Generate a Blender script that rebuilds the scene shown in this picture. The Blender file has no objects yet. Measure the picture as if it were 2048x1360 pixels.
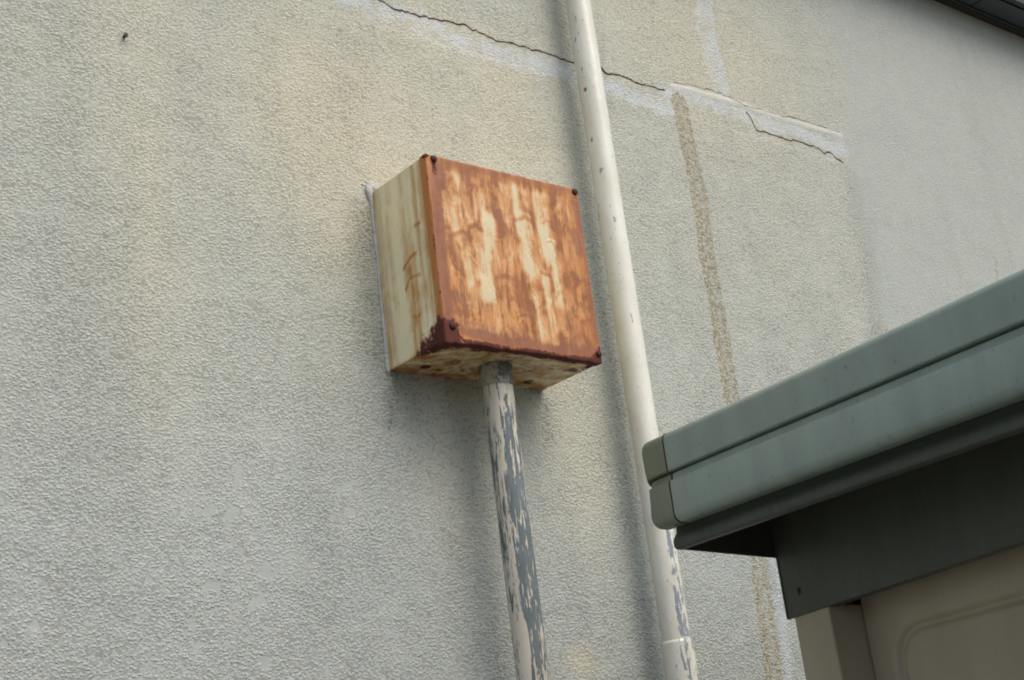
import bpy, math, random
import numpy as np
from mathutils import Vector, Matrix
C = bpy.context.scene.collection
scene = bpy.context.scene

# ---------------------------------------------------------------- camera, sky, sun, exposure
ZB = 2.21                                   # height of the junction box underside above the ground
cd = bpy.data.cameras.new('camera'); cam = bpy.data.objects.new('camera', cd); C.objects.link(cam)
Rv = Vector((0.77607445, -0.6192847, -0.11914237)); Uv = Vector((-0.11780835, -0.32796246, 0.93731629)); Fv = Vector((0.61953986, 0.71339126, 0.32748019))
cam.matrix_world = Matrix(((Rv.x, Uv.x, -Fv.x, -1.25881595), (Rv.y, Uv.y, -Fv.y, -1.73457304), (Rv.z, Uv.z, -Fv.z, ZB - 0.71427718), (0, 0, 0, 1)))
cd.sensor_width = 36; cd.lens = 36 * 3055.05 / 2048; cd.clip_start = 0.05; cd.clip_end = 2000
scene.camera = cam

SUN_EL, SUN_AZ = math.radians(54), math.radians(14)     # azimuth measured from the wall's outward normal (-y) towards +x
to_sun = Vector((math.sin(SUN_AZ) * math.cos(SUN_EL), -math.cos(SUN_AZ) * math.cos(SUN_EL), math.sin(SUN_EL)))
w = bpy.data.worlds.new('World'); scene.world = w; w.use_nodes = True
nt = w.node_tree; nt.nodes.clear()
sky = nt.nodes.new('ShaderNodeTexSky'); sky.sky_type = 'NISHITA'; sky.sun_disc = False
sky.sun_elevation = SUN_EL; sky.sun_rotation = math.atan2(to_sun.x, to_sun.y)
sky.air_density = 1.0; sky.dust_density = 4.0; sky.ozone_density = 1.0
bg = nt.nodes.new('ShaderNodeBackground'); bg.inputs[1].default_value = 0.125
wo = nt.nodes.new('ShaderNodeOutputWorld')
nt.links.new(sky.outputs[0], bg.inputs[0]); nt.links.new(bg.outputs[0], wo.inputs[0])
sd = bpy.data.lights.new('sun', 'SUN'); sd.energy = 1.45; sd.angle = math.radians(56); sd.color = (1.0, 0.955, 0.88)
sun = bpy.data.objects.new('sun', sd); C.objects.link(sun)
sun.rotation_euler = to_sun.to_track_quat('Z', 'Y').to_euler(); sun.location = to_sun * 20
scene.view_settings.view_transform = 'Standard'; scene.view_settings.look = 'None'
scene.view_settings.exposure = 0.41; scene.view_settings.gamma = 1.0
scene.cycles.filter_width = 1.9

# ---------------------------------------------------------------- numpy noise
def vn(x, y, seed=0):
    rng = np.random.RandomState(seed); T = rng.rand(256, 256)
    xi = np.floor(x).astype(int); yi = np.floor(y).astype(int); fx = x - xi; fy = y - yi
    fx = fx * fx * (3 - 2 * fx); fy = fy * fy * (3 - 2 * fy)
    a = T[yi & 255, xi & 255]; b = T[yi & 255, (xi + 1) & 255]; c = T[(yi + 1) & 255, xi & 255]; d = T[(yi + 1) & 255, (xi + 1) & 255]
    return (a * (1 - fx) + b * fx) * (1 - fy) + (c * (1 - fx) + d * fx) * fy
def fbm(x, y, seed=0, o=4):
    s = 0; a = .5; t = 0
    for i in range(o):
        s = s + a * vn(x * 2 ** i + 17 * i, y * 2 ** i + 5 * i, seed + i); t += a; a *= .55
    return s / t
def ss(a, b, x):
    t = np.clip((x - a) / (b - a), 0, 1); return t * t * (3 - 2 * t)
def pdist(x, z, pts):
    """distance from every (x, z) to a polyline"""
    d = np.full(x.shape, 9.0)
    for (ax, az), (bx, bz) in zip(pts[:-1], pts[1:]):
        vx, vz = bx - ax, bz - az; L = vx * vx + vz * vz + 1e-12
        t = np.clip(((x - ax) * vx + (z - az) * vz) / L, 0, 1)
        d = np.minimum(d, np.hypot(x - ax - t * vx, z - az - t * vz))
    return d

# ---------------------------------------------------------------- object helpers
def tag(o, label=None, cat=None, group=None, kind=None):
    if label: o['label'] = label
    if cat: o['category'] = cat
    if group: o['group'] = group
    if kind: o['kind'] = kind
    return o
def empty(name, loc, label, cat, rz=0, group=None):
    o = bpy.data.objects.new(name, None); C.objects.link(o); o.location = loc; o.rotation_euler = (0, 0, rz)
    o.empty_display_size = .05
    return tag(o, label, cat, group)
class MB:
    def __init__(s): s.v = []; s.f = []; s.n = 0; s.at = []
    def add(s, V, Fc):
        s.v.append(np.asarray(V, float)); s.f += [tuple(int(i) + s.n for i in f) for f in Fc]; s.n += len(V)
    def box(s, x0, x1, y0, y1, z0, z1):
        V = [(x, y, z) for z in (z0, z1) for y in (y0, y1) for x in (x0, x1)]
        s.add(V, [(0, 2, 3, 1), (4, 5, 7, 6), (0, 1, 5, 4), (2, 6, 7, 3), (0, 4, 6, 2), (1, 3, 7, 5)])
    def build(s, name, mat, parent=None, smooth=False, loc=None, bevel=0, attrs=None):
        V = np.concatenate(s.v); me = bpy.data.meshes.new(name)
        me.from_pydata(V.tolist(), [], s.f); me.update()
        if smooth: me.polygons.foreach_set('use_smooth', [True] * len(me.polygons))
        for k, a in (attrs or {}).items():
            at = me.attributes.new(k, 'FLOAT', 'POINT'); at.data.foreach_set('value', np.ascontiguousarray(a, dtype=np.float32).ravel())
        me.materials.append(mat); o = bpy.data.objects.new(name, me); C.objects.link(o)
        if parent: o.parent = parent
        if loc: o.location = loc
        if bevel:
            m = o.modifiers.new('bevel', 'BEVEL'); m.width = bevel; m.segments = 3; m.limit_method = 'ANGLE'; m.angle_limit = math.radians(40); m.harden_normals = False
        return o
def gridfaces(ni, nj, wrap=False):
    i = np.arange(ni if wrap else ni - 1); j = np.arange(nj - 1)
    I, J = np.meshgrid(i, j, indexing='ij'); I2 = (I + 1) % ni
    return np.stack([I * nj + J, I2 * nj + J, I2 * nj + J + 1, I * nj + J + 1], -1).reshape(-1, 4)
def tube(mb, x, y, z0, z1, r, nseg=48, nz=2, jig=None):
    zs = np.linspace(z0, z1, nz); th = np.linspace(0, 2 * math.pi, nseg, endpoint=False)
    T, Z = np.meshgrid(th, zs, indexing='ij')
    rr = r if jig is None else r * (1 + jig(T, Z))
    V = np.stack([x + rr * np.cos(T), y + rr * np.sin(T), Z], -1).reshape(-1, 3)
    mb.add(V, gridfaces(nseg, nz, True)); return T.ravel(), Z.ravel()

# ---------------------------------------------------------------- material helpers
class N:
    def __init__(s, name, rough=.6):
        s.m = bpy.data.materials.new(name); s.m.use_nodes = True; s.t = s.m.node_tree; s.t.nodes.clear()
        s.o = s.t.nodes.new('ShaderNodeOutputMaterial'); s.p = s.t.nodes.new('ShaderNodeBsdfPrincipled')
        s.t.links.new(s.p.outputs[0], s.o.inputs[0]); s.p.inputs['Roughness'].default_value = rough
        s.tc = s.t.nodes.new('ShaderNodeTexCoord')
    def ln(s, a, b):
        if isinstance(a, (int, float)): b.default_value = a
        elif isinstance(a, tuple): b.default_value = a if len(a) == 4 or b.type == 'VECTOR' else (*a, 1)
        else: s.t.links.new(a, b)
    def attr(s, n):
        a = s.t.nodes.new('ShaderNodeAttribute'); a.attribute_name = n; return a.outputs['Fac']
    def noise(s, sc, det=3, rough=.55, stretch=(1, 1, 1), dist=0, off=(0, 0, 0)):
        mp = s.t.nodes.new('ShaderNodeMapping'); mp.inputs['Scale'].default_value = stretch; mp.inputs['Location'].default_value = off
        s.t.links.new(s.tc.outputs['Object'], mp.inputs[0])
        n = s.t.nodes.new('ShaderNodeTexNoise'); n.inputs['Scale'].default_value = sc; n.inputs['Detail'].default_value = det
        n.inputs['Roughness'].default_value = rough; n.inputs['Distortion'].default_value = dist
        s.t.links.new(mp.outputs[0], n.inputs['Vector']); return n.outputs['Fac']
    def vor(s, sc, stretch=(1, 1, 1)):
        mp = s.t.nodes.new('ShaderNodeMapping'); mp.inputs['Scale'].default_value = stretch
        s.t.links.new(s.tc.outputs['Object'], mp.inputs[0])
        n = s.t.nodes.new('ShaderNodeTexVoronoi'); n.inputs['Scale'].default_value = sc
        s.t.links.new(mp.outputs[0], n.inputs['Vector']); return n.outputs['Distance']
    def math(s, op, a, b=0, c=None):
        n = s.t.nodes.new('ShaderNodeMath'); n.operation = op; s.ln(a, n.inputs[0]); s.ln(b, n.inputs[1])
        if c is not None: s.ln(c, n.inputs[2])
        return n.outputs[0]
    def add(s, a, b): return s.math('ADD', a, b)
    def mul(s, a, b): return s.math('MULTIPLY', a, b)
    def step(s, x, a, b, lo=0., hi=1.):
        n = s.t.nodes.new('ShaderNodeMapRange'); n.interpolation_type = 'SMOOTHSTEP'; s.ln(x, n.inputs[0])
        for i, v in zip((1, 2, 3, 4), (a, b, lo, hi)): s.ln(v, n.inputs[i])
        return n.outputs[0]
    def mix(s, f, a, b, mode='MIX'):
        n = s.t.nodes.new('ShaderNodeMix'); n.data_type = 'RGBA'; n.blend_type = mode
        s.ln(f, n.inputs[0]); s.ln(a, n.inputs[6]); s.ln(b, n.inputs[7]); return n.outputs[2]
    def fin(s, col, rough=None, h=None, dist=.001, strength=1, h2=None, dist2=.001):
        s.ln(col, s.p.inputs['Base Color'])
        if rough is not None: s.ln(rough, s.p.inputs['Roughness'])
        prev = None
        for hh, dd in ((h, dist), (h2, dist2)):
            if hh is not None:
                b = s.t.nodes.new('ShaderNodeBump'); b.inputs['Strength'].default_value = strength; b.inputs['Distance'].default_value = dd
                s.ln(hh, b.inputs['Height'])
                if prev: s.t.links.new(prev, b.inputs['Normal'])
                prev = b.outputs[0]
        if prev: s.t.links.new(prev, s.p.inputs['Normal'])
        return s.m
def srgb(r, g, b):
    f = lambda c: c / 255 / 12.92 if c / 255 <= .04045 else ((c / 255 + .055) / 1.055) ** 2.4
    return (f(r), f(g), f(b))

# ================================================================ the stuccoed wall
def wall_material():
    n = N('stucco', .9)
    sm = n.attr('smooth'); warm = n.attr('warm'); eff = n.attr('bloom'); brn = n.attr('brown'); crk = n.attr('crack'); rdg = n.attr('ridge'); dirt_tone = n.attr('grime_shade'); rub = n.attr('worn')
    big = n.noise(26, 3, .6)
    orient = n.noise(1.4, 1, .5)
    # plateau-like trowelled grain: small overlapping scales with undercut edges
    g1 = n.noise(175, 3, .6, (1, 1, 1.6), .6)
    g1r = n.noise(160, 3, .6, (1, 1, 1.1), .7, (3, 1, 2))
    g2 = n.noise(330, 2, .5, (1, 1, 1.3), .5, (5, 2, 1))
    g = n.add(n.mul(g1, orient), n.mul(g1r, n.math('SUBTRACT', 1.0, orient)))
    g = n.add(n.mul(g, .64), n.mul(n.math('SUBTRACT', .86, n.vor(190, (1, 1, 1.35))), .36))
    plate = n.step(g, .42, .57)
    wornn = n.step(n.add(n.noise(52, 2, .5, (1, 1, .8), 0, (9, 9, 9)), n.mul(rub, .30)), .70, .76)
    amp = n.mul(n.math('SUBTRACT', 1.0, n.mul(sm, .58)), n.math('SUBTRACT', 1.0, n.mul(wornn, .9)))
    amp = n.mul(amp, n.math('SUBTRACT', 1.0, n.mul(rdg, .75)))
    amp = n.mul(amp, n.step(n.noise(11, 4, .65, (1, 1, 1.2), 0, (5, 5, 5)), .34, .60, .72, 1.08))
    h = n.mul(n.add(n.mul(plate, .62), n.mul(g2, .42)), amp)
    # colour
    cool = srgb(*COOL); wm = srgb(*WARM)
    wmix = n.add(warm, n.mul(n.math('SUBTRACT', n.noise(9, 4, .6, (1, 1, .5), 0, (1, 7, 3)), .5), .45))
    c = n.mix(n.step(wmix, -.1, 1.25), cool, wm)
    c = n.mix(n.step(big, .35, .7, 0, .22), c, srgb(196, 194, 184))
    fleck = n.noise(210, 2, .6, (1, 1, 1), 0, (8, 3, 8))
    c = n.mix(n.step(fleck, .55, .75, 0, .35), c, srgb(188, 176, 150))
    c = n.mix(n.step(n.noise(170, 3, .6, (1, 1, 1), 0, (2, 3, 4)), .56, .74, 0, .40), c, srgb(150, 160, 168))
    c = n.mix(n.mul(sm, .35), c, srgb(158, 163, 157))
    # crevice shade painted into the colour between the grains, deeper where grimy
    pit_shade = n.mul(n.step(g, .44, .33), amp)
    c = n.mix(n.mul(pit_shade, n.add(.42, n.mul(dirt_tone, .5))), c, srgb(96, 90, 76))
    c = n.mix(n.mul(wornn, .5), c, srgb(160, 164, 160))
    c = n.mix(n.mul(dirt_tone, n.step(n.noise(60, 4, .65, (1, 1, .5)), .25, .75, .35, .8)), c, srgb(104, 108, 100))
    c = n.mix(n.mul(n.step(n.add(eff, n.mul(n.math('SUBTRACT', n.noise(38, 6, .72), .5), 4.2)), .08, 1.25), .46), c, srgb(204, 213, 226))
    bn = n.step(n.add(brn, n.mul(n.math('SUBTRACT', n.noise(95, 4, .65, (1, 1, .8), 0, (4, 4, 1)), .5), 1.4)), .22, .70)
    c = n.mix(n.mul(bn, .80), c, n.mix(n.step(n.noise(150, 3, .7, (1, 1, 1), 0, (3, 3, 9)), .40, .62), srgb(126, 117, 92), srgb(182, 176, 154)))
    c = n.mix(n.mul(rdg, .6), c, srgb(205, 206, 200))
    wob = n.mul(n.math('SUBTRACT', n.noise(70, 3, .6, (1, 1, 1), 0, (6, 1, 1)), .5), .0030)
    d1 = n.add(n.math('ABSOLUTE', n.add(crk, wob)), n.mul(n.math('SUBTRACT', 1.0, n.attr('crackon')), .05))
    d2 = n.add(n.math('ABSOLUTE', n.add(n.attr('hair'), wob)), n.add(.0011, n.mul(n.math('SUBTRACT', 1.0, n.attr('hairon')), .05)))
    cw = n.add(n.math('MINIMUM', d1, d2), n.mul(n.math('SUBTRACT', n.noise(40, 3, .7, (1, 1, 1), 0, (2, 8, 1)), .5), .0032))
    ck = n.step(cw, .0019, .0009)
    halo = n.step(cw, .007, .001)
    c = n.mix(n.mul(halo, .28), c, srgb(150, 128, 100))
    c = n.mix(ck, c, srgb(58, 44, 36))
    h = n.add(h, n.mul(ck, -1.8))
    return n.fin(c, .92, h, .0019)

def build_house():
    house = empty('house', (0, 0, 0), 'cream stuccoed house wall with a long crack, drip stains and a dark eave', 'house')
    XL = lambda a, b, st: np.arange(a, b, st)
    xs = np.concatenate([[-6, -4, -3, -2.2, -1.6], XL(-1.2, .9, .0036), XL(.9, 2.6, .0052), [2.7, 3, 3.5, 4.5, 6, 8]])
    zs = np.concatenate([[0, .4, .8, 1.1, 1.25], XL(1.35, ZB + 1.2, .0038), [ZB + 1.25]])
    X, Z = np.meshgrid(xs, zs, indexing='ij'); x = X.ravel(); z = Z.ravel() - ZB
    # wavering coordinates so that nothing painted by weather has a ruled edge
    wx = x + .012 * (fbm(x * 14, z * 14, 3) - .5) * 2; wz = z + .012 * (fbm(x * 14, z * 14, 9) - .5) * 2
    jx = x + .0050 * (fbm(x * 45, z * 45, 31, 3) - .5) * 2; jz = z + .0060 * (fbm(x * 45, z * 45, 39, 3) - .5) * 2
    crack1 = [(-0.0591,0.6431), (0.0369,0.6504), (0.0711,0.6483), (0.0854,0.642), (0.1468,0.6463), (0.2048,0.6503), (0.2322,0.6561), (0.2504,0.6474), (0.2765,0.6468), (0.2976,0.6407), (0.3104,0.6442), (0.375,0.6457), (0.4216,0.6471), (0.4746,0.6448), (0.5244,0.6516), (0.5426,0.6501), (0.5562,0.6431), (0.5859,0.6476), (0.6196,0.6446), (0.669,0.6453), (0.7149,0.6439)]
    crack2 = [(0.9304,0.6588), (0.945,0.6465), (0.9581,0.6171), (1.0284,0.6172), (1.0904,0.6196), (1.1449,0.6178), (1.1635,0.6103), (1.1844,0.6159), (1.236,0.5978)]
    hole = [(0.5383,0.6531), (0.5556,0.6399)]
    thin = [(0.7271,0.6696), (0.8392,0.679), (0.8955,0.6762), (0.9369,0.6671), (1.0117,0.6691), (1.1056,0.6749), (1.2392,0.675)]
    def sdz(pts, amp):
        px_, pz_ = zip(*pts); f = lambda q: np.interp(q, px_, pz_)
        sl = (f(x + .004) - f(x - .004)) / .008
        jit = amp * ((fbm(x * 55, x * 0 + 1.5, 31, 2) - .5) * 2 + .6 * (vn(x * 260, x * 0 + 4.5, 33) - .5) * 2)
        return (z - f(x) - jit) / np.sqrt(1 + sl * sl)
    mid = .5 * (crack1[-1][0] + crack2[0][0])
    ck = np.where(x < mid, sdz(crack1, .0035), sdz(crack2, .0035)); ck = np.clip(ck, -.1, .1)
    on = np.where(x < mid, ss(crack1[-1][0] + .006, crack1[-1][0] - .006, x), ss(crack2[0][0] - .005, crack2[0][0] + .005, x) * ss(crack2[-1][0] + .010, crack2[-1][0] - .012, x))
    on = on + .055 * ss(.022, .0, np.hypot(x - .5 * (hole[0][0] + hole[1][0]), z - .5 * (hole[0][1] + hole[1][1])))
    ckb = np.clip(sdz(thin, .0030), -.1, .1); onb = ss(thin[0][0] - .01, thin[0][0] + .01, x) * ss(thin[-1][0] + .004, thin[-1][0] - .004, x)
    # plaster fillet trowelled over the old joint
    r1 = [(0.732,0.6611), (0.8365,0.6673), (0.9225,0.6682), (1.0108,0.6654), (1.1029,0.665), (1.2334,0.6666)]
    dr = pdist(wx * .3 + x * .7, wz * .3 + z * .7, r1); ridge = ss(.008, .004, dr)
    ridge2 = ss(.003, .001, np.abs(dr - .006)) * .3
    sm_line = [(1.2694,1.2719), (1.3012,1.0197), (1.277,0.7632), (1.2328,0.5983), (1.239,0.4612), (1.229,0.2922), (1.2093,0.1179), (1.1766,-0.1296)]
    sx = np.interp(z, [p[1] for p in sm_line][::-1], [p[0] for p in sm_line][::-1])
    smooth = ss(-.03, .035, wx - sx) * (.8 + .3 * fbm(x * 5, z * 5, 5))
    smooth = np.clip(smooth + .35 * ss(.9, 1.3, x) * ss(.35, .55, z), 0, 1)
    # yellowing
    def blob(u, rx, rz):
        return np.exp(-(((wx - u[0]) / rx) ** 2 + ((wz - u[1]) / rz) ** 2))
    P = [(0.0329,0.4343), (-0.3996,0.4193), (0.326,0.408), (0.3064,0.5663), (0.3103,-0.4326), (0.8311,0.7664), (-0.0885,0.321), (0.1113,-0.2254), (0.343,-0.1342), (-0.3751,0.1187), (0.1435,0.6195)]
    warm = .20 + .36 * blob(P[0], .30, .22) + .15 * blob(P[1], .09, .4) + .45 * blob(P[2], .1, .1) + .4 * blob(P[3], .08, .08) + 1.0 * blob(P[4], .04, .03) + .5 * blob(P[5], .3, .2) + .5 * blob(P[6], .12, .2) + .4 * blob(P[7], .1, .3) + .45 * blob(P[8], .1, .25) + .3 * blob(P[9], .05, .3) + .4 * blob(P[10], .12, .05)
    warm = warm + .25 * ss(-.3, .5, z) - .35 * ss(-.05, -.45, z) - .22 * smooth
    # lime bloom under the crack and in one vertical run
    b1 = [(-0.0133,0.6309), (0.0943,0.6322), (0.1958,0.6225), (0.3023,0.6123), (0.37,0.6143), (0.452,0.6174)]; b2 = [(0.5305,0.6179), (0.6095,0.6063), (0.7151,0.6139)]; b3 = [(0.8841,0.9671), (0.8605,0.82), (0.8719,0.7095), (0.8741,0.6765)]; b4 = [(0.7093,0.649), (0.9465,0.6469), (1.0961,0.6404), (1.2281,0.6265)]
    b5 = [(0.7586,-0.4971), (0.7828,-0.3107), (0.7795,-0.2495)]; b6 = [(-0.0047,0.3028), (0.0114,0.306)]
    eff = np.maximum.reduce([ss(.048, .0, pdist(wx, wz, b1)) * .9, ss(.04, 0, pdist(wx, wz, b2)) * .95, ss(.042, .016, pdist(wx, wz, b3)) * .85, ss(.034, 0, pdist(wx, wz, b4)) * .95, ss(.03, .0, pdist(wx, wz, b5)) * .8, ss(.014, 0, pdist(wx, wz, b6))])
    s1 = [(0.7451,0.6287), (0.7467,0.5383), (0.7533,0.4249), (0.7456,0.3217), (0.7463,0.2225), (0.7449,0.1061), (0.7446,0.0397), (0.7446,-0.108), (0.7385,-0.2595), (0.7354,-0.3458), (0.7262,-0.4633), (0.7209,-0.5448)]
    brown = ss(.030, .015, pdist(wx * .25 + x * .75, z, s1)) * (.62 + .5 * (fbm(x * 20, z * 9, 77) - .3))
    brown = brown * (1 - .35 * ss(.012, .002, pdist(x - .003, z, s1)))
    s2 = [(1.2524,0.2278), (1.2641,0.1881)]; brown = np.maximum(brown, .7 * ss(.02, .0, pdist(x, z, s2)))
    s3 = [(1.718,0.4605), (1.7086,0.3856), (1.6896,0.2869)]; brown = np.maximum(brown, .45 * ss(.02, .0, pdist(x, z, s3)))
    # soot runs beneath both lower box corners and by the patch edge; darker streak behind the downpipe
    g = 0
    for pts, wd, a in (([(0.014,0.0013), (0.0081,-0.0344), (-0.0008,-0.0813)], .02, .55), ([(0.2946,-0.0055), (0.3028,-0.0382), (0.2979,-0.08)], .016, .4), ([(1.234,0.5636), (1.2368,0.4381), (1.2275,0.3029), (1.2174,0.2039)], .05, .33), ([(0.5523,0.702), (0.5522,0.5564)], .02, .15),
                       ([(0.0852,-0.2489), (0.0818,-0.4083)], .03, .12), ([(-0.022,0.2506), (-0.0215,0.1439), (-0.0172,0.0173)], .045, .42), ([(0.019,-0.0177), (0.0437,-0.0386)], .04, .3), ([(-0.1259,0.0966), (-0.1296,-0.129), (-0.1441,-0.3733)], .05, .10)):  # left of and under the box: shade painted into the wall colour
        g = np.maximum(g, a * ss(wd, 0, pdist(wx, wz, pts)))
    grime_shade = g + .08 * ss(.5, .8, fbm(x * 3, z * 2, 50)) + .12 * ss(.5, .8, fbm(wx * 16, z * 1.1, 52, 3)) + .02
    rubp = [(-0.3051,-0.2102), (-0.3075,-0.3094), (-0.238,-0.3078), (-0.2533,-0.2074), (-0.0876,-0.2056), (0.1891,0.1251), (-0.2622,-0.1181)]
    worn = sum(np.exp(-(((x - p[0]) / .03) ** 2 + ((z - p[1]) / .05) ** 2)) for p in rubp) * .45 + .30 * ss(-.05, -.4, z) * ss(.2, -.2, x)
    # relief in the mesh itself
    low = .0016 * (fbm(x * 9, z * 9, 12) - .5) + .0009 * (1 - .8 * smooth) * (fbm(x * 62, z * 80, 21, 2) - .5)
    y = -(low + .0016 * ridge - .0012 * ridge2 + .0008 * (1 - ss(-.01, .02, wx - sx)) * (z < .6))
    inside = (x > -1.19) & (x < 2.59) & (Z.ravel() > 1.36)
    y = np.where(inside, y, 0)
    mb = MB(); mb.add(np.stack([x, y, z + ZB], -1), gridfaces(len(xs), len(zs))); n0 = mb.n
    mb.f = [tuple(f) for f in mb.f]
    mb.box(-6, 8, .02, 4.0, 0, ZB + 1.25)
    att = dict(smooth=smooth, warm=warm, bloom=eff * 1.12 - .12, brown=brown, crack=ck, crackon=on, hair=ckb, hairon=onb, ridge=np.clip(ridge, 0, 1), grime_shade=grime_shade, worn=worn)
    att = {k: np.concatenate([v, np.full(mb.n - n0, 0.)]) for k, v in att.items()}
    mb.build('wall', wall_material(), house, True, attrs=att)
    # eave: frieze board, soffit panels, fascia, roof sheet
    fr = N('frieze_paint', .6); fm = fr.fin(fr.mix(fr.noise(30, 3), srgb(62, 50, 42), srgb(48, 40, 36)), .6)
    so = N('soffit_paint', .5); smt = so.fin(so.mix(so.noise(12, 3), srgb(74, 76, 84), srgb(62, 64, 72)), .5)
    gr = N('drip_edge_paint', .35); gm = gr.fin(srgb(70, 92, 84), .35)
    dk = N('fascia_paint', .5); dm = dk.fin(srgb(44, 42, 42), .5)
    e = ZB + 1.144
    m = MB(); m.box(-6, 8, -.016, .001, e, e + .13); m.build('frieze_board', fm, house, bevel=.0015)
    m = MB(); m.box(-6, 8, -.0205, -.0165, e + .004, e + .007); m.build('drip_edge', gm, house)
    xs_ = [-6, -4.4, -2.6, -.78, 1.853, 3.7, 5.5, 8]
    for a, b in zip(xs_[:-1], xs_[1:]):
        m = MB(); m.box(a + .0022, b - .0022, -.074, -.018, e + .010, e + .020); m.build('soffit_panel', smt, house, bevel=.001)
    m = MB(); m.box(-6, 8, -.086, -.018, e + .045, e + .055); m.build('soffit_vent', dm, house)
    m = MB(); m.box(-6, 8, -.100, -.086, e + .002, e + .12); m.build('fascia_board', dm, house, bevel=.002)
    m = MB(); m.box(-6.1, 8.1, -.11, 4.1, e + .122, e + .16); m.build('roof', dm, house, bevel=.003)
    return house

# ================================================================ rusty junction box
BW, BD, BH = .300, .1437, .2947
def rust_material():
    n = N('rusty_enamel', .5)
    cream = n.attr('cream'); dark = n.attr('dark'); pur = n.attr('purple'); och = n.attr('ochre'); sv = n.attr('side')
    st = n.noise(75, 5, .65, (1, 1, .12)); st2 = n.noise(220, 4, .6, (1, 1, .16), 0, (3, 3, 3)); cl = n.noise(38, 5, .65, (1, 1, .6), .8, (1, 2, 3)); fi = n.noise(160, 4, .7)
    c5 = lambda v, k: n.mul(n.math('SUBTRACT', v, .5), k)
    base = n.mix(n.step(n.add(n.add(st, c5(st2, .5)), c5(cl, 1.4)), .28, .72), srgb(140, 82, 34), srgb(200, 136, 64))
    base = n.mix(n.step(cl, .42, .68, 0, .6), base, srgb(152, 86, 42))
    base = n.mix(n.step(st2, .55, .8, 0, .3), base, srgb(120, 62, 32))
    base = n.mix(n.step(n.add(pur, n.add(c5(cl, 1.2), c5(st, .5))), .3, .8, 0, .7), base, srgb(126, 74, 48))
    crm = n.mix(n.step(n.add(st, c5(cl, .5)), .35, .75), srgb(212, 190, 146), srgb(204, 192, 158))
    m = n.add(cream, n.add(c5(st, 2.2), n.add(c5(st2, .9), n.add(c5(cl, 2.4), c5(fi, .4)))))
    mid = n.step(m, -.25, .6)
    c = n.mix(n.mul(mid, .75), base, srgb(208, 152, 90)); c = n.mix(n.step(m, .30, 1.05), c, crm)
    # sides: enamel with ochre weeping
    en = n.mix(n.step(n.noise(12, 2, .5), .3, .7), srgb(248, 236, 196), srgb(238, 230, 194))
    om = n.add(och, n.add(c5(st, 1.3), n.add(c5(cl, 1.1), c5(n.noise(34, 2, .5, (1, 1, .07), 0, (4, 4, 4)), 2.6))))
    sc = n.mix(n.step(om, -.1, .75, 0, .85), en, srgb(206, 164, 100)); sc = n.mix(n.step(om, .55, 1.1), sc, srgb(186, 116, 50))
    c = n.mix(sv, c, sc)
    dm = n.add(dark, n.add(c5(fi, 1.1), c5(cl, 1.7)))
    c = n.mix(n.step(dm, .22, .5, 0, .8), c, srgb(140, 66, 36))
    c = n.mix(n.step(dm, .46, .58), c, n.mix(fi, srgb(72, 28, 20), srgb(98, 42, 28)))
    spk = n.step(n.noise(420, 1, .5, (1, 1, 1), 0, (2, 2, 2)), .71, .76); c = n.mix(n.mul(spk, .7), c, srgb(96, 42, 24))
    rough = n.step(dm, .3, .6, .38, .85)
    h = n.add(n.mul(n.step(dm, .42, .6), n.add(.6, fi)), n.add(n.mul(fi, .25), n.mul(n.step(m, .42, .6), -.12)))
    return n.fin(c, rough, h, .0011, .9)

def rounded_box(mb, lo, hi, r, step, skip=()):
    lo = np.array(lo, float); hi = np.array(hi, float); out = []
    def axis(a, b):
        n = max(2, int((b - a - 2 * r) / step)); e = r * (1 - np.cos(np.linspace(0, math.pi / 2, 5)))[:-1]
        e = np.array([0, .15, .35, .6]) * r
        return np.concatenate([a + e, np.linspace(a + r, b - r, n), (b - e)[::-1]])
    for ax in range(3):
        u, v = [(1, 2), (0, 2), (0, 1)][ax]
        for s in (0, 1):
            if (ax, s) in skip: continue
            A, B = np.meshgrid(axis(lo[u], hi[u]), axis(lo[v], hi[v]), indexing='ij')
            P = np.zeros(A.shape + (3,)); P[..., u] = A; P[..., v] = B; P[..., ax] = (lo, hi)[s][ax]
            q = np.clip(P, lo + r, hi - r); d = P - q; L = np.linalg.norm(d, axis=-1, keepdims=True)
            P = q + d / np.maximum(L, 1e-9) * r
            F = gridfaces(*A.shape)
            if (s == 1) == (ax == 1): F = F[:, ::-1]
            mb.add(P.reshape(-1, 3), F); out.append(np.full(A.size, ax * 2 + s))
    return np.concatenate(out)

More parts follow.
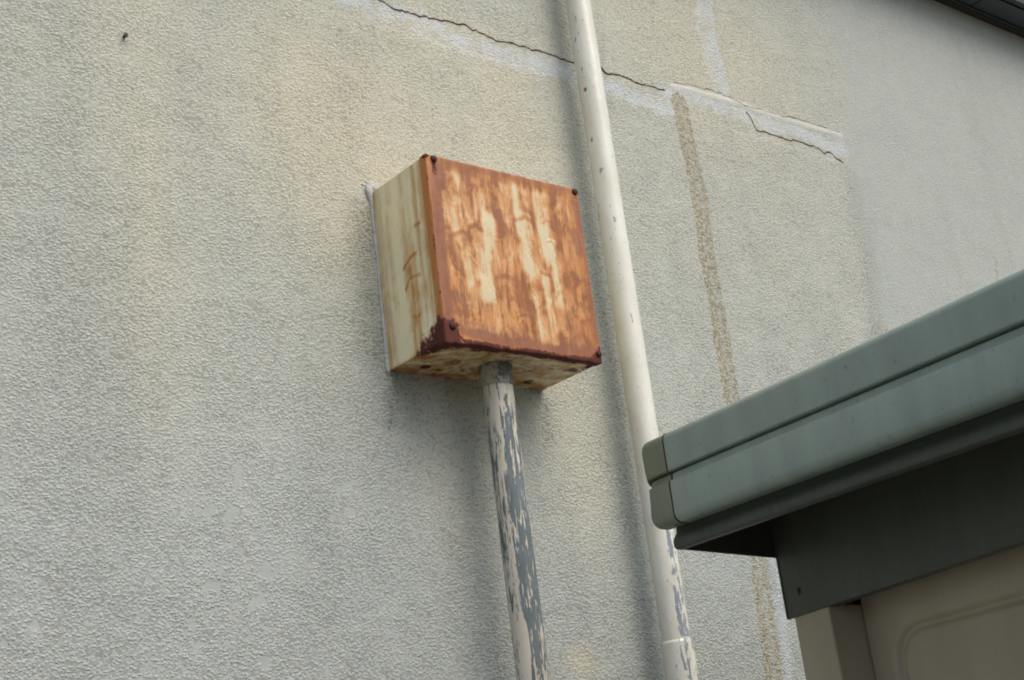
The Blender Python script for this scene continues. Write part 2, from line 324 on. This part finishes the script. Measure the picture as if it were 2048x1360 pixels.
def box_attrs(V, side):
    """weathering maps of the box from real positions on it: face number = axis*2 + high side"""
    x, y, z = V.T
    front = side == 2
    cs = [([(0.0471,0.2775), (0.0614,0.2524), (0.0544,0.2281)], .011, .75), ([(0.0195,0.2279), (0.0388,0.2009), (0.0532,0.1714)], .014, .45), ([(0.1046,0.2049), (0.0964,0.1547), (0.0877,0.0817)], .012, 1.), ([(0.0761,0.2364), (0.092,0.2026)], .018, .45),
          ([(0.1813,0.2933), (0.174,0.2469)], .018, .7), ([(0.2062,0.2984), (0.2104,0.2496), (0.2144,0.2249)], .013, .7), ([(0.1715,0.2246), (0.1747,0.1761), (0.178,0.1356)], .015, 1.), ([(0.2142,0.2418), (0.2143,0.1996), (0.2175,0.1584)], .012, .85),
          ([(0.2255,0.1881), (0.2271,0.1433), (0.226,0.0897)], .010, .9), ([(0.2081,0.1321), (0.2055,0.0746), (0.2066,0.0226)], .008, .85), ([(0.0674,0.1339), (0.0666,0.1021)], .008, .6), ([(0.0695,0.2229), (0.0641,0.1175)], .03, .42), ([(0.0572,0.2697), (0.0649,0.1895)], .02, .5), ([(0.134,0.1774), (0.1289,0.1117)], .014, .25), ([(0.2584,0.2674), (0.263,0.2338)], .012, .3),
          ([(0.2391,0.0957), (0.2284,0.0454)], .015, .35), ([(0.0715,0.0715), (0.1046,0.0449), (0.1596,0.0325)], .03, .12), ([(0.1794,0.0951), (0.1873,0.0241)], .010, .5), ([(0.1482,0.2714), (0.1491,0.213)], .012, .35)]
    cr = np.full(len(x), -.12)
    for p, wd, a in cs: cr = np.maximum(cr, -.12 + (a * .92 + .12) * ss(wd * 2.1, wd * .2, pdist(x, z, p)))
    edge = np.minimum.reduce([x - 0, BW - x, z, BH - z])
    cr = cr - 1.3 * ss(.026, .006, edge + .012 * (fbm(x * 40, z * 25, 91) - .5))
    pp = [([(0.0251,0.2713), (0.0103,0.156), (0.0075,0.0317)], .016, .75), ([(0.2908,0.2736), (0.2989,0.1717), (0.2951,0.0377)], .012, .6), ([(0.0181,0.2878), (0.1407,0.2868), (0.2932,0.2872)], .009, .5), ([(0.1218,0.2245), (0.1292,0.2094)], .016, .7), ([(0.0217,0.072), (0.0842,0.0639)], .014, .75), ([(0.0376,0.0243), (0.1378,0.0156), (0.2856,0.0137)], .017, .8),
          ([(0.2798,0.2111), (0.2859,0.1865)], .018, .6), ([(0.1155,0.1176), (0.1694,0.0937)], .016, .5), ([(0.2384,0.0629), (0.2481,0.0318)], .014, .55), ([(0.0572,0.1007), (0.0454,0.1146)], .012, .3)]
    pu = np.full(len(x), -.1)
    for p, wd, a in pp: pu = np.maximum(pu, a * ss(wd * 1.4, wd * .3, pdist(x, z, p)))
    for p in ([(0.0675,0.1884), (0.0792,0.1921), (0.0896,0.1859)], [(0.109,0.1118), (0.1269,0.1178), (0.1475,0.1146)], [(0.1268,0.0795), (0.1412,0.0863), (0.1542,0.0834)], [(0.1592,0.2148), (0.1802,0.2237), (0.195,0.2163)], [(0.0344,0.1681), (0.0541,0.1779), (0.0669,0.1706)], [(0.1203,0.2143), (0.1315,0.2247), (0.1313,0.1851)], [(0.2007,0.135), (0.215,0.1315), (0.2172,0.1089)]):
        d_ = pdist(x + .003 * (fbm(x * 60, z * 60, 7) - .5), z, p); cr = cr - .6 * ss(.0065, .0005, d_); pu = np.maximum(pu, .5 * ss(.007, .0008, d_))
    # dark flaking rust
    dk = np.full(len(x), -.35)
    def dd(a, d, wd): return a * ss(wd, wd * .25, d)
    rag = .016 * (fbm(x * 70 + y * 70, z * 70, 55, 3) - .5); c0 = rag + np.sqrt(x ** 2 * 1.0 + (y + BD) ** 2 * .25 + z ** 2 * .8); dk = np.maximum(dk, -.35 + dd(1.3, c0, .056))
    c1 = rag + np.sqrt((x - BW) ** 2 * 1.3 + (y + BD) ** 2 * .4 + z ** 2 * .8); dk = np.maximum(dk, -.35 + dd(1.25, c1, .042))
    c2 = np.sqrt(x ** 2 + (y + BD) ** 2 + (z - BH) ** 2); dk = np.maximum(dk, -.35 + dd(1.2, c2, .014))
    dk = np.maximum(dk, -.35 + dd(1.0, np.hypot(z, y + BD), .013))
    dk = np.maximum(dk, -.35 + dd(.62, np.hypot(x, y + BD) + .0 * z, .006))
    for p, wd in (([(0.0153,0.2872), (0.0161,0.2653)], .010), ([(0.2923,0.2879), (0.2942,0.2568)], .009)): dk = np.maximum(dk, -.35 + dd(.7, pdist(x, z, p) + 9 * (~front), wd))
    # enamel sides
    och = np.full(len(x), -.42)
    lf = side == 0
    for (ya, yb, a) in ((-.002, -.010, .35), (-.066, -.080, .45), (-.102, -.108, .4)):
        och = np.maximum(och, -.25 + (a + .25) * ss(.012, .0, np.abs(y - (ya + yb) / 2)))
    och = np.maximum(och, .85 * ss(.075, .0, z + .5 * (y + .14)) * ss(-.085, -.125, y)); och = np.maximum(och, .30 * ss(-.105, -.128, y)); och = np.maximum(och, .42 * ss(.018, .004, np.abs(y + .085)) * ss(.2, .12, z))
    for zz, yy in ((.130, -.075), (.10, -.080), (.055, -.078), (.09, -.105)): och = np.maximum(och, .62 * np.exp(-((y - yy) / .012) ** 2 - ((z - zz) / .022) ** 2))
    for p in [(-0.0607,0.1414), (-0.0807,0.1527), (-0.0937,0.1539)], [(-0.063,0.1087), (-0.073,0.1223), (-0.0979,0.119)], [(-0.0742,0.0621), (-0.0809,0.0566), (-0.089,0.0598)], [(-0.0997,0.1962), (-0.1098,0.1952)]:
        och = np.maximum(och, .80 * ss(.0065, .0002, pdist(y + .002 * (fbm(y * 80, z * 80, 7) - .5), z, p)))
    och = np.maximum(och, .6 * ss(.010, .0, z)); och = np.maximum(och, .55 * ss(.006, 0, BH - z))
    lid_side = (y < -(BD - .0145))
    och = np.where(lid_side & (side != 4), 1.25 + .8 * (fbm(y * 60, z * 10, 66) - .5), och)
    bt = side == 4
    och = np.where(bt, .60 + .9 * (fbm(x * 22, y * 45, 8) - .42) + .7 * ss(.03, .0, y + BD), och)
    dk = np.where(bt, np.maximum(dk, .10 + 1.0 * (fbm(x * 14 + 4, y * 40, 18) - .5) + .9 * ss(.022, .0, y + BD)), dk)
    dk = np.where(bt, np.maximum(dk, -.35 + dd(1., np.hypot(x - .045, y + .035), .018)), dk)
    dk = np.where(bt, np.maximum(dk, -.35 + dd(.95, np.hypot(x - .245, y + .03), .018)), dk)
    return dict(cream=cr, purple=pu, dark=dk, ochre=och, side=(~front).astype(float))

def build_box():
    b = empty('junction_box', (0, 0, ZB), 'rusty metal junction box with peeling cream paint on the stucco wall', 'electrical box')
    mat = rust_material(); fl = .0135
    m = MB(); sd_ = rounded_box(m, (.0018, -BD + .002, .0018), (BW - .0018, .002, BH - .0018), .0015, .0022, skip=((1, 1),))
    V = np.concatenate(m.v); dn = .0009 * (fbm(V[:, 1] * 20, V[:, 2] * 14, 4) - .5); V[:, 0] += np.where(sd_ == 0, dn, 0); m.v = [V]
    m.build('body', mat, b, True, attrs=box_attrs(V, sd_))
    # the lid: a shallow tray with flanges folded back over the body
    m = MB(); sd_ = rounded_box(m, (0, -BD, 0), (BW, -BD + fl + .004, BH), .0034, .0016, skip=((1, 1),))
    V = np.concatenate(m.v); x, y, z = V.T
    f = sd_ == 2
    dent = .0012 * (fbm(x * 11, z * 11, 40) - .5) + .0007 * (fbm(x * 40, z * 40, 44) - .5)
    fade = ss(0, .02, np.minimum.reduce([x, BW - x, z, BH - z]))
    y2 = y + np.where(f, dent * fade * 1.6, 0)
    # crisp wrinkles seen in the sheet
    for p in ([(0.2209,0.1907), (0.2264,0.1933), (0.2328,0.1894)], [(0.0626,0.1395), (0.0728,0.1268)], [(0.1697,0.1139), (0.1796,0.0968)], [(0.218,0.1254), (0.2199,0.1011)]):
        y2 = y2 + np.where(f, -.0011 * ss(.003, 0, pdist(x, z, p)), 0)
    # corroded lip sags and frays along the underside
    zz = z - np.where(z < .004, .0022 * ss(.35, .8, fbm(x * 60, y * 60, 61, 3)) * (1 + 1.0 * ss(.06, 0, x)), 0)
    V = np.stack([x, y2, zz], -1); m.v = [V]
    at = box_attrs(V, sd_); lid = m.build('lid', mat, b, True, attrs=at)
    bo = N('bolt_rust', .8); bm = bo.fin(bo.mix(bo.noise(300, 3), srgb(84, 36, 26), srgb(50, 24, 22)), .8, bo.noise(500, 2), .0006)
    for (bx, bz) in [(0.0153,0.2872), (0.2923,0.2879), (0.0152,0.0237), (0.2929,0.0146)]:
        m = MB(); th = np.linspace(0, 2 * math.pi, 24, endpoint=False)
        prof = [(.0058, .0002), (.0056, -.0012), (.0046, -.0028), (.0026, -.0038), (.0006, -.0041)]
        T, R_ = np.meshgrid(th, [p[0] for p in prof], indexing='ij'); _, Y = np.meshgrid(th, [p[1] for p in prof], indexing='ij')
        m.add(np.stack([bx + R_ * np.cos(T), -BD + Y, bz + R_ * np.sin(T)], -1).reshape(-1, 3), gridfaces(24, 5, True)[:, ::-1])
        m.add(np.stack([bx + .0006 * np.cos(th), 0 * th - BD - .0041, bz + .0006 * np.sin(th)], -1), [tuple(range(24))])
        m.build('bolt', bm, lid, True)
    # lumpy white sealant along the seam with the wall
    se = N('sealant', .7); sm_ = se.fin(se.mix(se.noise(160, 3), srgb(188, 190, 186), srgb(158, 160, 154)), .7, se.noise(260, 3), .001)
    m = MB(); zs = np.linspace(-.006, BH + .010, 260); th = np.linspace(0, 2 * math.pi, 20, endpoint=False)
    T, Z = np.meshgrid(th, zs, indexing='ij')
    rad = .0012 + .0040 * fbm(Z * 40, 0 * Z + 3, 5) * (.3 + .9 * fbm(Z * 9, 0 * Z, 6)) + .004 * ss(.030, .0, np.abs(Z - BH)) + .0022 * ss(.10, .0, Z)
    rad = rad * (1 + .5 * (fbm(T * 1.5 + 5, Z * 260, 9) - .5)); rad = rad * (.15 + .85 * ss(0, .006, BH + .010 - Z)) * (.2 + .8 * ss(0, .008, Z + .006))
    cx = -.0012 + .002 * (fbm(Z * 30, 0 * Z, 14) - .5) - .003 * ss(.03, 0, np.abs(Z - BH))
    m.add(np.stack([cx + rad * np.cos(T), -.0015 + .75 * rad * np.sin(T), Z], -1).reshape(-1, 3), gridfaces(20, 260, True)); m.build('sealant', sm_, b, True)
    m = MB(); rr = np.random.RandomState(5)
    for k in range(15):
        px = -.005 + rr.randn() * .006; pz = BH + .004 + rr.randn() * .006; r = .0016 + .0018 * rr.rand()
        U_, Vv = np.meshgrid(np.linspace(0, 2 * math.pi, 10, endpoint=False), np.linspace(0, math.pi, 7), indexing='ij')
        m.add(np.stack([px + r * 1.3 * np.cos(U_) * np.sin(Vv), -.001 + .8 * r * np.sin(U_) * np.sin(Vv), pz + r * np.cos(Vv)], -1).reshape(-1, 3), gridfaces(10, 7, True))
    m.build('sealant', sm_, b, True)

# ================================================================ pipes
def paint_material(name, paint, paint2, under, under2, gloss, stretch, sc, rustspk=0.0):
    n = N(name, gloss)
    peel = n.attr('peel')
    s1 = n.noise(sc, 5, .68, (1, 1, stretch)); s2 = n.noise(sc * 3, 4, .65, (1, 1, stretch * 1.3), 0, (2, 5, 1))
    m = n.add(peel, n.add(n.mul(n.math('SUBTRACT', s1, .5), 4.2), n.mul(n.math('SUBTRACT', s2, .5), 2.2)))
    s3 = n.noise(sc * 3.2, 3, .7, (1, 1, stretch * .4), 0, (6, 6, 1))
    m = n.add(m, n.mul(n.math('SUBTRACT', s3, .5), 3.2))
    e = n.step(m, .46, .54)
    dirt_tone = n.noise(28, 4, .6, (1, 1, .4), 0, (1, 1, 4))
    pc = n.mix(n.step(dirt_tone, .35, .7), paint, paint2)
    uc = n.mix(n.step(n.noise(60, 4, .7, (1, 1, .3)), .3, .7), under, under2)
    c = n.mix(e, pc, uc)
    c = n.mix(n.step(n.attr('chip'), .4, .5), c, srgb(150, 96, 40))
    if rustspk:
        sp = n.step(n.noise(230, 2, .6, (1, 1, .7), 0, (7, 1, 2)), .70 - rustspk * .05, .735)
        c = n.mix(n.mul(sp, .8), c, srgb(136, 88, 50))
    h = n.add(n.mul(n.step(m, .44, .54), -1.0), n.mul(n.noise(90, 3, .6, (1, 1, .5)), .7))
    return n.fin(c, n.mix(e, (gloss,) * 3, (.62,) * 3), h, .0007, .8)

def build_pipes():
    beige = srgb(206, 196, 172); beige2 = srgb(190, 178, 150)
    # tall drainpipe
    px, py, r = (0.4615, -0.05, 0.0225)
    pm = paint_material('cream_gloss_paint', srgb(226, 226, 215), srgb(216, 214, 198), srgb(150, 158, 166), srgb(128, 138, 150), .15, .30, 70, .35)
    o = empty('drainpipe', (px, py, 0), 'tall glossy cream drainpipe to the right of the rusty box', 'pipe')
    m = MB(); T, Z = tube(m, 0, 0, 0.02, ZB + 1.31, r, 64, 900, lambda T, Z: .012 * (fbm(T * 2, Z * 30, 2) - .5))
    az = np.cos(T - math.radians(-60)); zl = Z - ZB
    peel = -.55 + 1.05 * ss(-.15, -.28, zl) * ss(.75, .99, np.cos(T - math.radians(-88))) + .35 * ss(-.38, -.46, zl)
    peel = peel + .12 * ss(.2, .6, zl)
    # chips seen on the pipe
    def spot(T0, z0, r0):
        dT = (T - math.radians(T0) + math.pi) % (2 * math.pi) - math.pi
        return np.exp(-((dT * r) ** 2 + (zl - z0) ** 2) / r0 ** 2)
    peel = peel + 1.6 * spot(-146, .395, .005) + 1.5 * spot(-118, .556, .0035) + 1.4 * spot(-172, .455, .003) + 1.4 * spot(-205, .38, .006)
    m.build('pipe', pm, o, True, attrs={'peel': peel, 'chip': spot(-165, .553, .0042)})
    m = MB(); zj = ZB - .4065; T, Z = tube(m, 0, 0, zj - .075, zj, r + .0028, 64, 60, lambda T, Z: .012 * (fbm(T * 2, Z * 40, 5) - .5) - .06 * ss(.004, 0, zj - Z))
    m.build('coupling', pm, o, True, attrs={'peel': -.10 + .3 * np.cos(T - math.radians(-60))})
    ch = N('bare_chip', .7); cm = ch.fin(srgb(140, 148, 144), .7); cr = N('rust_chip', .8); crm = cr.fin(srgb(160, 110, 50), .8)
    # round coupling bead of paint
    m = MB(); T_, Z_ = tube(m, 0, 0, zj - .0005, zj + .0025, r + .0010, 64, 4); m.build('joint_bead', pm, o, True, attrs={'peel': np.full(m.n, -.2)})
    # short conduit out of the box
    cx, cy, cr_ = 0.1450, -.072, .0232
    cm_ = paint_material('flaking_beige_paint', srgb(210, 203, 186), srgb(198, 190, 170), srgb(112, 122, 124), srgb(90, 102, 104), .5, .15, 85)
    o = empty('conduit', (cx, cy, 0), 'conduit with flaking beige paint over grey plastic, running down below the rusty box', 'pipe')
    m = MB(); T, Z = tube(m, 0, 0, 0.02, ZB - .030, cr_, 64, 900, lambda T, Z: .010 * (fbm(T * 2, Z * 25, 12) - .5))
    zl = Z - ZB; right = np.cos(T - math.radians(-68))
    lst = np.cos(T - math.radians(-200))
    peel = .06 + .72 * ss(.1, .75, right) * ss(-.04, -.12, zl) + .28 * ss(.55, .98, lst) * ss(-.04, -.2, zl) - .0 * zl
    peel = peel - .25 * ss(-.42, -.50, zl) + .30 * (fbm(T * 1.2 + 3, Z * 11, 71, 2) - .5) * 2
    m.build('pipe', cm_, o, True, attrs={'peel': peel})
    colm = paint_material('worn_collar_paint', srgb(168, 162, 144), srgb(142, 138, 124), srgb(104, 108, 102), srgb(84, 88, 84), .6, .6, 80)
    m = MB(); T, Z = tube(m, 0, 0, ZB - .032, ZB + .0005, cr_ + .0022, 64, 40, lambda T, Z: .012 * (fbm(T * 3, Z * 60, 15) - .5) - .05 * ss(.003, 0, Z - (ZB - .032)))
    m.build('collar', colm, o, True, attrs={'peel': -.15 + .8 * ss(.2, .9, np.cos(T - math.radians(-60))) + .5 * ss(-.016, -.002, Z - ZB)})
    # a small nail head rusting in the stucco
    nx, nz = [(-0.4005,0.4552)][0]
    nm = N('nail_rust', .8); nmm = nm.fin(nm.mix(nm.noise(500, 3), srgb(54, 46, 46), srgb(84, 74, 70)), .8)
    m = MB(); tube(m, 0, 0, 0, .007, .0022, 10, 3); V = np.concatenate(m.v); m.v = [np.stack([V[:, 0], -V[:, 2], V[:, 1]], -1)]
    m.add([(.0034 * math.cos(a), -.0072 + .001 * math.sin(3 * a), .0034 * math.sin(a)) for a in np.linspace(0, 2 * math.pi, 10, endpoint=False)], [tuple(range(10))])
    m.add([(.0034 * math.cos(a), -.0088, .0034 * math.sin(a)) for a in np.linspace(0, 2 * math.pi, 10, endpoint=False)], [tuple(range(10))])
    tag(m.build('nail', nmm, None, False, loc=(nx, 0, ZB + nz)), 'small dark nail in the stucco high on the left', 'nail')

# ================================================================ garden shed
def build_shed():
    P0 = (0.10091668, -0.43364326, ZB - 0.21779917)
    s = empty('storage_shed', (P0[0], P0[1], 0), 'metal storage shed with grey-green ribbed roof trim beside the wall', 'shed', math.radians(-99.5))
    # local x runs along the shed front towards the camera, local y into the shed
    tp = math.tan(math.radians(1.9)); H = P0[2]
    def col(name, c1, c2, rough, rust=0.0):
        n = N(name, rough); c = n.mix(n.step(n.noise(16, 4, .6, (1, 1, .25)), .3, .7), c1, c2)
        sp = n.step(n.noise(110, 4, .7, (1, 1, .6), 0, (4, 1, 1)), .60, .78); c = n.mix(n.mul(sp, rust), c, srgb(64, 62, 54))
        dr = n.step(n.noise(150, 3, .6, (1, 1, .10), 0, (1, 4, 1)), .5, .9, 0, .10); c = n.mix(dr, c, srgb(150, 160, 156))
        return n.fin(c, rough, n.noise(25, 2), .0012, .5)
    g1 = col('trim_paint', srgb(*TRIM), srgb(*TRIM2), .42, .8)
    g4 = col('lip_paint', srgb(70, 76, 68), srgb(62, 68, 60), .5, .4)
    g2 = col('cap_plastic', srgb(132, 136, 112), srgb(120, 124, 104), .5, .2)
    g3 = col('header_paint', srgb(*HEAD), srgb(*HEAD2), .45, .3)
    be = col('panel_paint', srgb(*PANEL), srgb(*PANEL2), .5, .1)
    br = col('frame_paint', srgb(172, 158, 140), srgb(164, 150, 132), .5, .1)
    ro = N('seam_dirt', .9); rom = ro.fin(ro.mix(ro.noise(120, 4), srgb(60, 44, 34), srgb(84, 64, 48)), .9)
    def extrude(name, prof, secs, mat, parent, close=True, smooth=True):
        m = MB(); prof = np.array(prof); c = prof.mean(0); k = len(prof)
        V = []
        for a, ins in secs:
            d = prof - c; L = np.linalg.norm(d, axis=1, keepdims=True); q = c + d * (1 - ins / np.maximum(L, 1e-6))
            V += [(a, b_, H + z_ - tp * a) for b_, z_ in q]
        ns = len(secs); F = [(i * k + j, (i + 1) * k + j, (i + 1) * k + (j + 1) % k, i * k + (j + 1) % k) for i in range(ns - 1) for j in range(k)]
        F = [f[::-1] for f in F] if False else F
        m.add(V, F + [tuple(range(k - 1, -1, -1)), tuple(range((ns - 1) * k, ns * k))])
        o = m.build(name, mat, parent, False)
        if smooth:
            me = o.data; me.polygons.foreach_set('use_smooth', [True] * len(me.polygons))
            try: me.set_sharp_from_angle(angle=math.radians(42))
            except Exception: pass
        return o
    def arc(cx, cz, r, a0, a1, n=6): return [(cx + r * math.cos(math.radians(a)), cz + r * math.sin(math.radians(a))) for a in np.linspace(a0, a1, n)]
    prof = [(.060, .0045), (.020, .0045)] + arc(.010, -.0065, .011, 90, 180, 7) + [(-.0012, -.030), (-.0012, -.0440)] + arc(.0012, -.0442, .0024, 180, 270, 4) + [(.0120, -.0468), (.0120, -.0492), (.0052, -.0496), (.0036, -.0575), (-.0002, -.0590), (-.0012, -.0610), (-.0012, -.0980)] + arc(.0098, -.101, .011, 180, 268, 8) + [(.0190, -.1128), (.0300, -.1085), (.060, -.1085)]
    LN = 1.62
    # gentle waviness of the sheet metal along its length
    tr = extrude('roof_trim', prof, [(.0012, .0006), (.0024, 0)] + [(a, 0) for a in np.linspace(.05, LN, 24)], g1, s)
    cap = extrude('end_cap', prof, [(-.0505, .009), (-.0500, .006), (-.0485, .0032), (-.0455, .0010), (-.041, .0002), (-.0008, .0002)], g2, tr)
    capo = extrude('seam', [(b_ - .0004 if b_ < .03 else b_, z_ + (.0003 if z_ > -.03 else (-.0003 if z_ < -.1 else 0))) for b_, z_ in prof], [(-.0010, 0), (.0010, 0)], rom, tr)
    lipp = [(.0300, -.1095), (.0300, -.1150), (.0268, -.1195), (.0238, -.1235), (.0222, -.1280), (.0218, -.1330), (.0228, -.1362), (.0262, -.1382), (.0340, -.1385), (.0360, -.1370), (.0350, -.1350), (.0345, -.1290), (.0345, -.1095)]
    lp = extrude('gutter_lip', lipp, [(-.0425, .002), (-.0415, 0)] + [(a, 0) for a in np.linspace(.0, LN, 12)], g4, s)
    # side rail of the roof, recessed soffit, roof deck
    def slab(name, a0, a1, b0, b1, z0, z1, mat, parent, pitch=1, zb=0, bev=.001):
        m = MB(); m.box(a0, a1, b0, b1, z0, z1); V = np.concatenate(m.v)
        V[:, 2] += H - pitch * tp * V[:, 0] + zb * (V[:, 1] - .03) * (V[:, 2] < (z0 + z1) / 2); m.v = [V]
        return m.build(name, mat, parent, False, bevel=bev)
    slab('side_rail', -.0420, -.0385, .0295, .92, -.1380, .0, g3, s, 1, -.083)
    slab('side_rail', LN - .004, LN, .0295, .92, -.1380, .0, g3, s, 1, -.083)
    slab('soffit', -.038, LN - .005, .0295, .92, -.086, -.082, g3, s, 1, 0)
    slab('roof', -.044, LN + .002, .0605, .93, -.004, .0048, g1, s, 1, 0)
    # header with a rolled edge
    m = MB(); V = []
    def tl(a): return .011 * (a + .034)
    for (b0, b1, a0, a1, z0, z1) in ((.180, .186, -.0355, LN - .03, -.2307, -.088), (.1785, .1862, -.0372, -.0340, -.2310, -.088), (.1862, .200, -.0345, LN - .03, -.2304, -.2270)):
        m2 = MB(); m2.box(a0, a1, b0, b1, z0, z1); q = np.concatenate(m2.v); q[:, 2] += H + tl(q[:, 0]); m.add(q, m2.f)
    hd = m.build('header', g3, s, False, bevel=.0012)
    # screw with rust run near the header corner
    q = [(-0.0047,-0.2004)][0]
    m = MB(); th = np.linspace(0, 2 * math.pi, 16, endpoint=False)
    m.add([(q[0] + .0032 * math.cos(t), .1795, H + q[1] + .0052 * math.sin(t)) for t in th] + [(q[0] + .0018 * math.cos(t), .1782, H + q[1] + .003 * math.sin(t)) for t in th], [(i, (i + 1) % 16, 16 + (i + 1) % 16, 16 + i) for i in range(16)] + [tuple(range(16, 32))])
    m.build('screw', rom, hd, True)
    # corner post, reveal, panels
    def vbox(name, a0, a1, b0, b1, ztop, mat, bev=.0015, z0=.06):
        m = MB(); m.box(a0, a1, b0, b1, z0, H + ztop); V = np.concatenate(m.v); V[:, 2] += np.where(V[:, 2] > 1, tl(V[:, 0]), 0); m.v = [V]
        return m.build(name, mat, s, False, bevel=bev)
    vbox('corner_post', -.0272, .0410, .183, .262, -.2285, be, .0028)
    vbox('corner_post', LN - .10, LN - .035, .183, .262, -.2285, be, .0028)
    # pressed door panel with a raised rounded rectangle
    ax = np.concatenate([np.arange(.043, .50, .0025), np.arange(.50, LN - .101, .01)]); zz = np.concatenate([np.arange(.08, H - .65, .03), np.arange(H - .65, H - .190, .0025)])
    A, Z = np.meshgrid(ax, zz, indexing='ij'); a = A.ravel(); z = Z.ravel()
    gx0, gz1 = (0.0891, -0.2721); rC = .042; gx1 = LN - .16; gz0 = .2
    hx, hz = (gx1 - gx0) / 2, (gz1 + H - gz0) / 2; ccx, ccz = (gx0 + gx1) / 2, (gz1 + H + gz0) / 2
    qx = np.abs(a - ccx) - hx + rC; qz = np.abs(z - ccz) - hz + rC
    sdv = np.hypot(np.maximum(qx, 0), np.maximum(qz, 0)) + np.minimum(np.maximum(qx, qz), 0) - rC
    dep = .0030 * ss(.0045, -.0045, sdv) + .0060 * np.exp(-(sdv / .0050) ** 2) + .0012 * (fbm(a * 6, z * 5, 3) - .5)
    m = MB(); m.add(np.stack([a, .237 + dep, z], -1), gridfaces(len(ax), len(zz))); m.build('door_panel', be, s, True)
    m = MB(); m.box(.042, LN - .1, .245, .255, .07, H - .18); m.build('door_back', br, s)
    m = MB(); m.box(-.020, -.016, .262, .90, .06, H - .10); m.box(-.016, LN - .03, .896, .90, .06, H - .10); m.box(LN - .036, LN - .032, .262, .896, .06, H - .10); m.build('side_wall', be, s)
    m = MB(); m.box(-.03, LN - .03, .178, .905, .0, .0595); m.build('base', g3, s, bevel=.003)

# ================================================================ ground
def build_ground():
    n = N('asphalt', .9); c = n.mix(n.noise(300, 3), srgb(58, 58, 56), srgb(84, 82, 78)); c = n.mix(n.step(n.noise(1.2, 4), .4, .7, 0, .4), c, srgb(70, 68, 60))
    m = MB(); m.add([(-80, -80, 0), (80, -80, 0), (80, 80, 0), (-80, 80, 0)], [(0, 1, 2, 3)])
    tag(m.build('ground', n.fin(c, .9, n.noise(400, 2), .002)), kind='structure')

COOL, WARM = (173, 181, 176), (200, 197, 175)
TRIM, TRIM2 = (152, 168, 156), (138, 153, 144)
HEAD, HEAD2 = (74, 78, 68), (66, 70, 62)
PANEL, PANEL2 = (176, 165, 142), (168, 157, 135)
build_ground(); build_house(); build_box(); build_pipes(); build_shed()
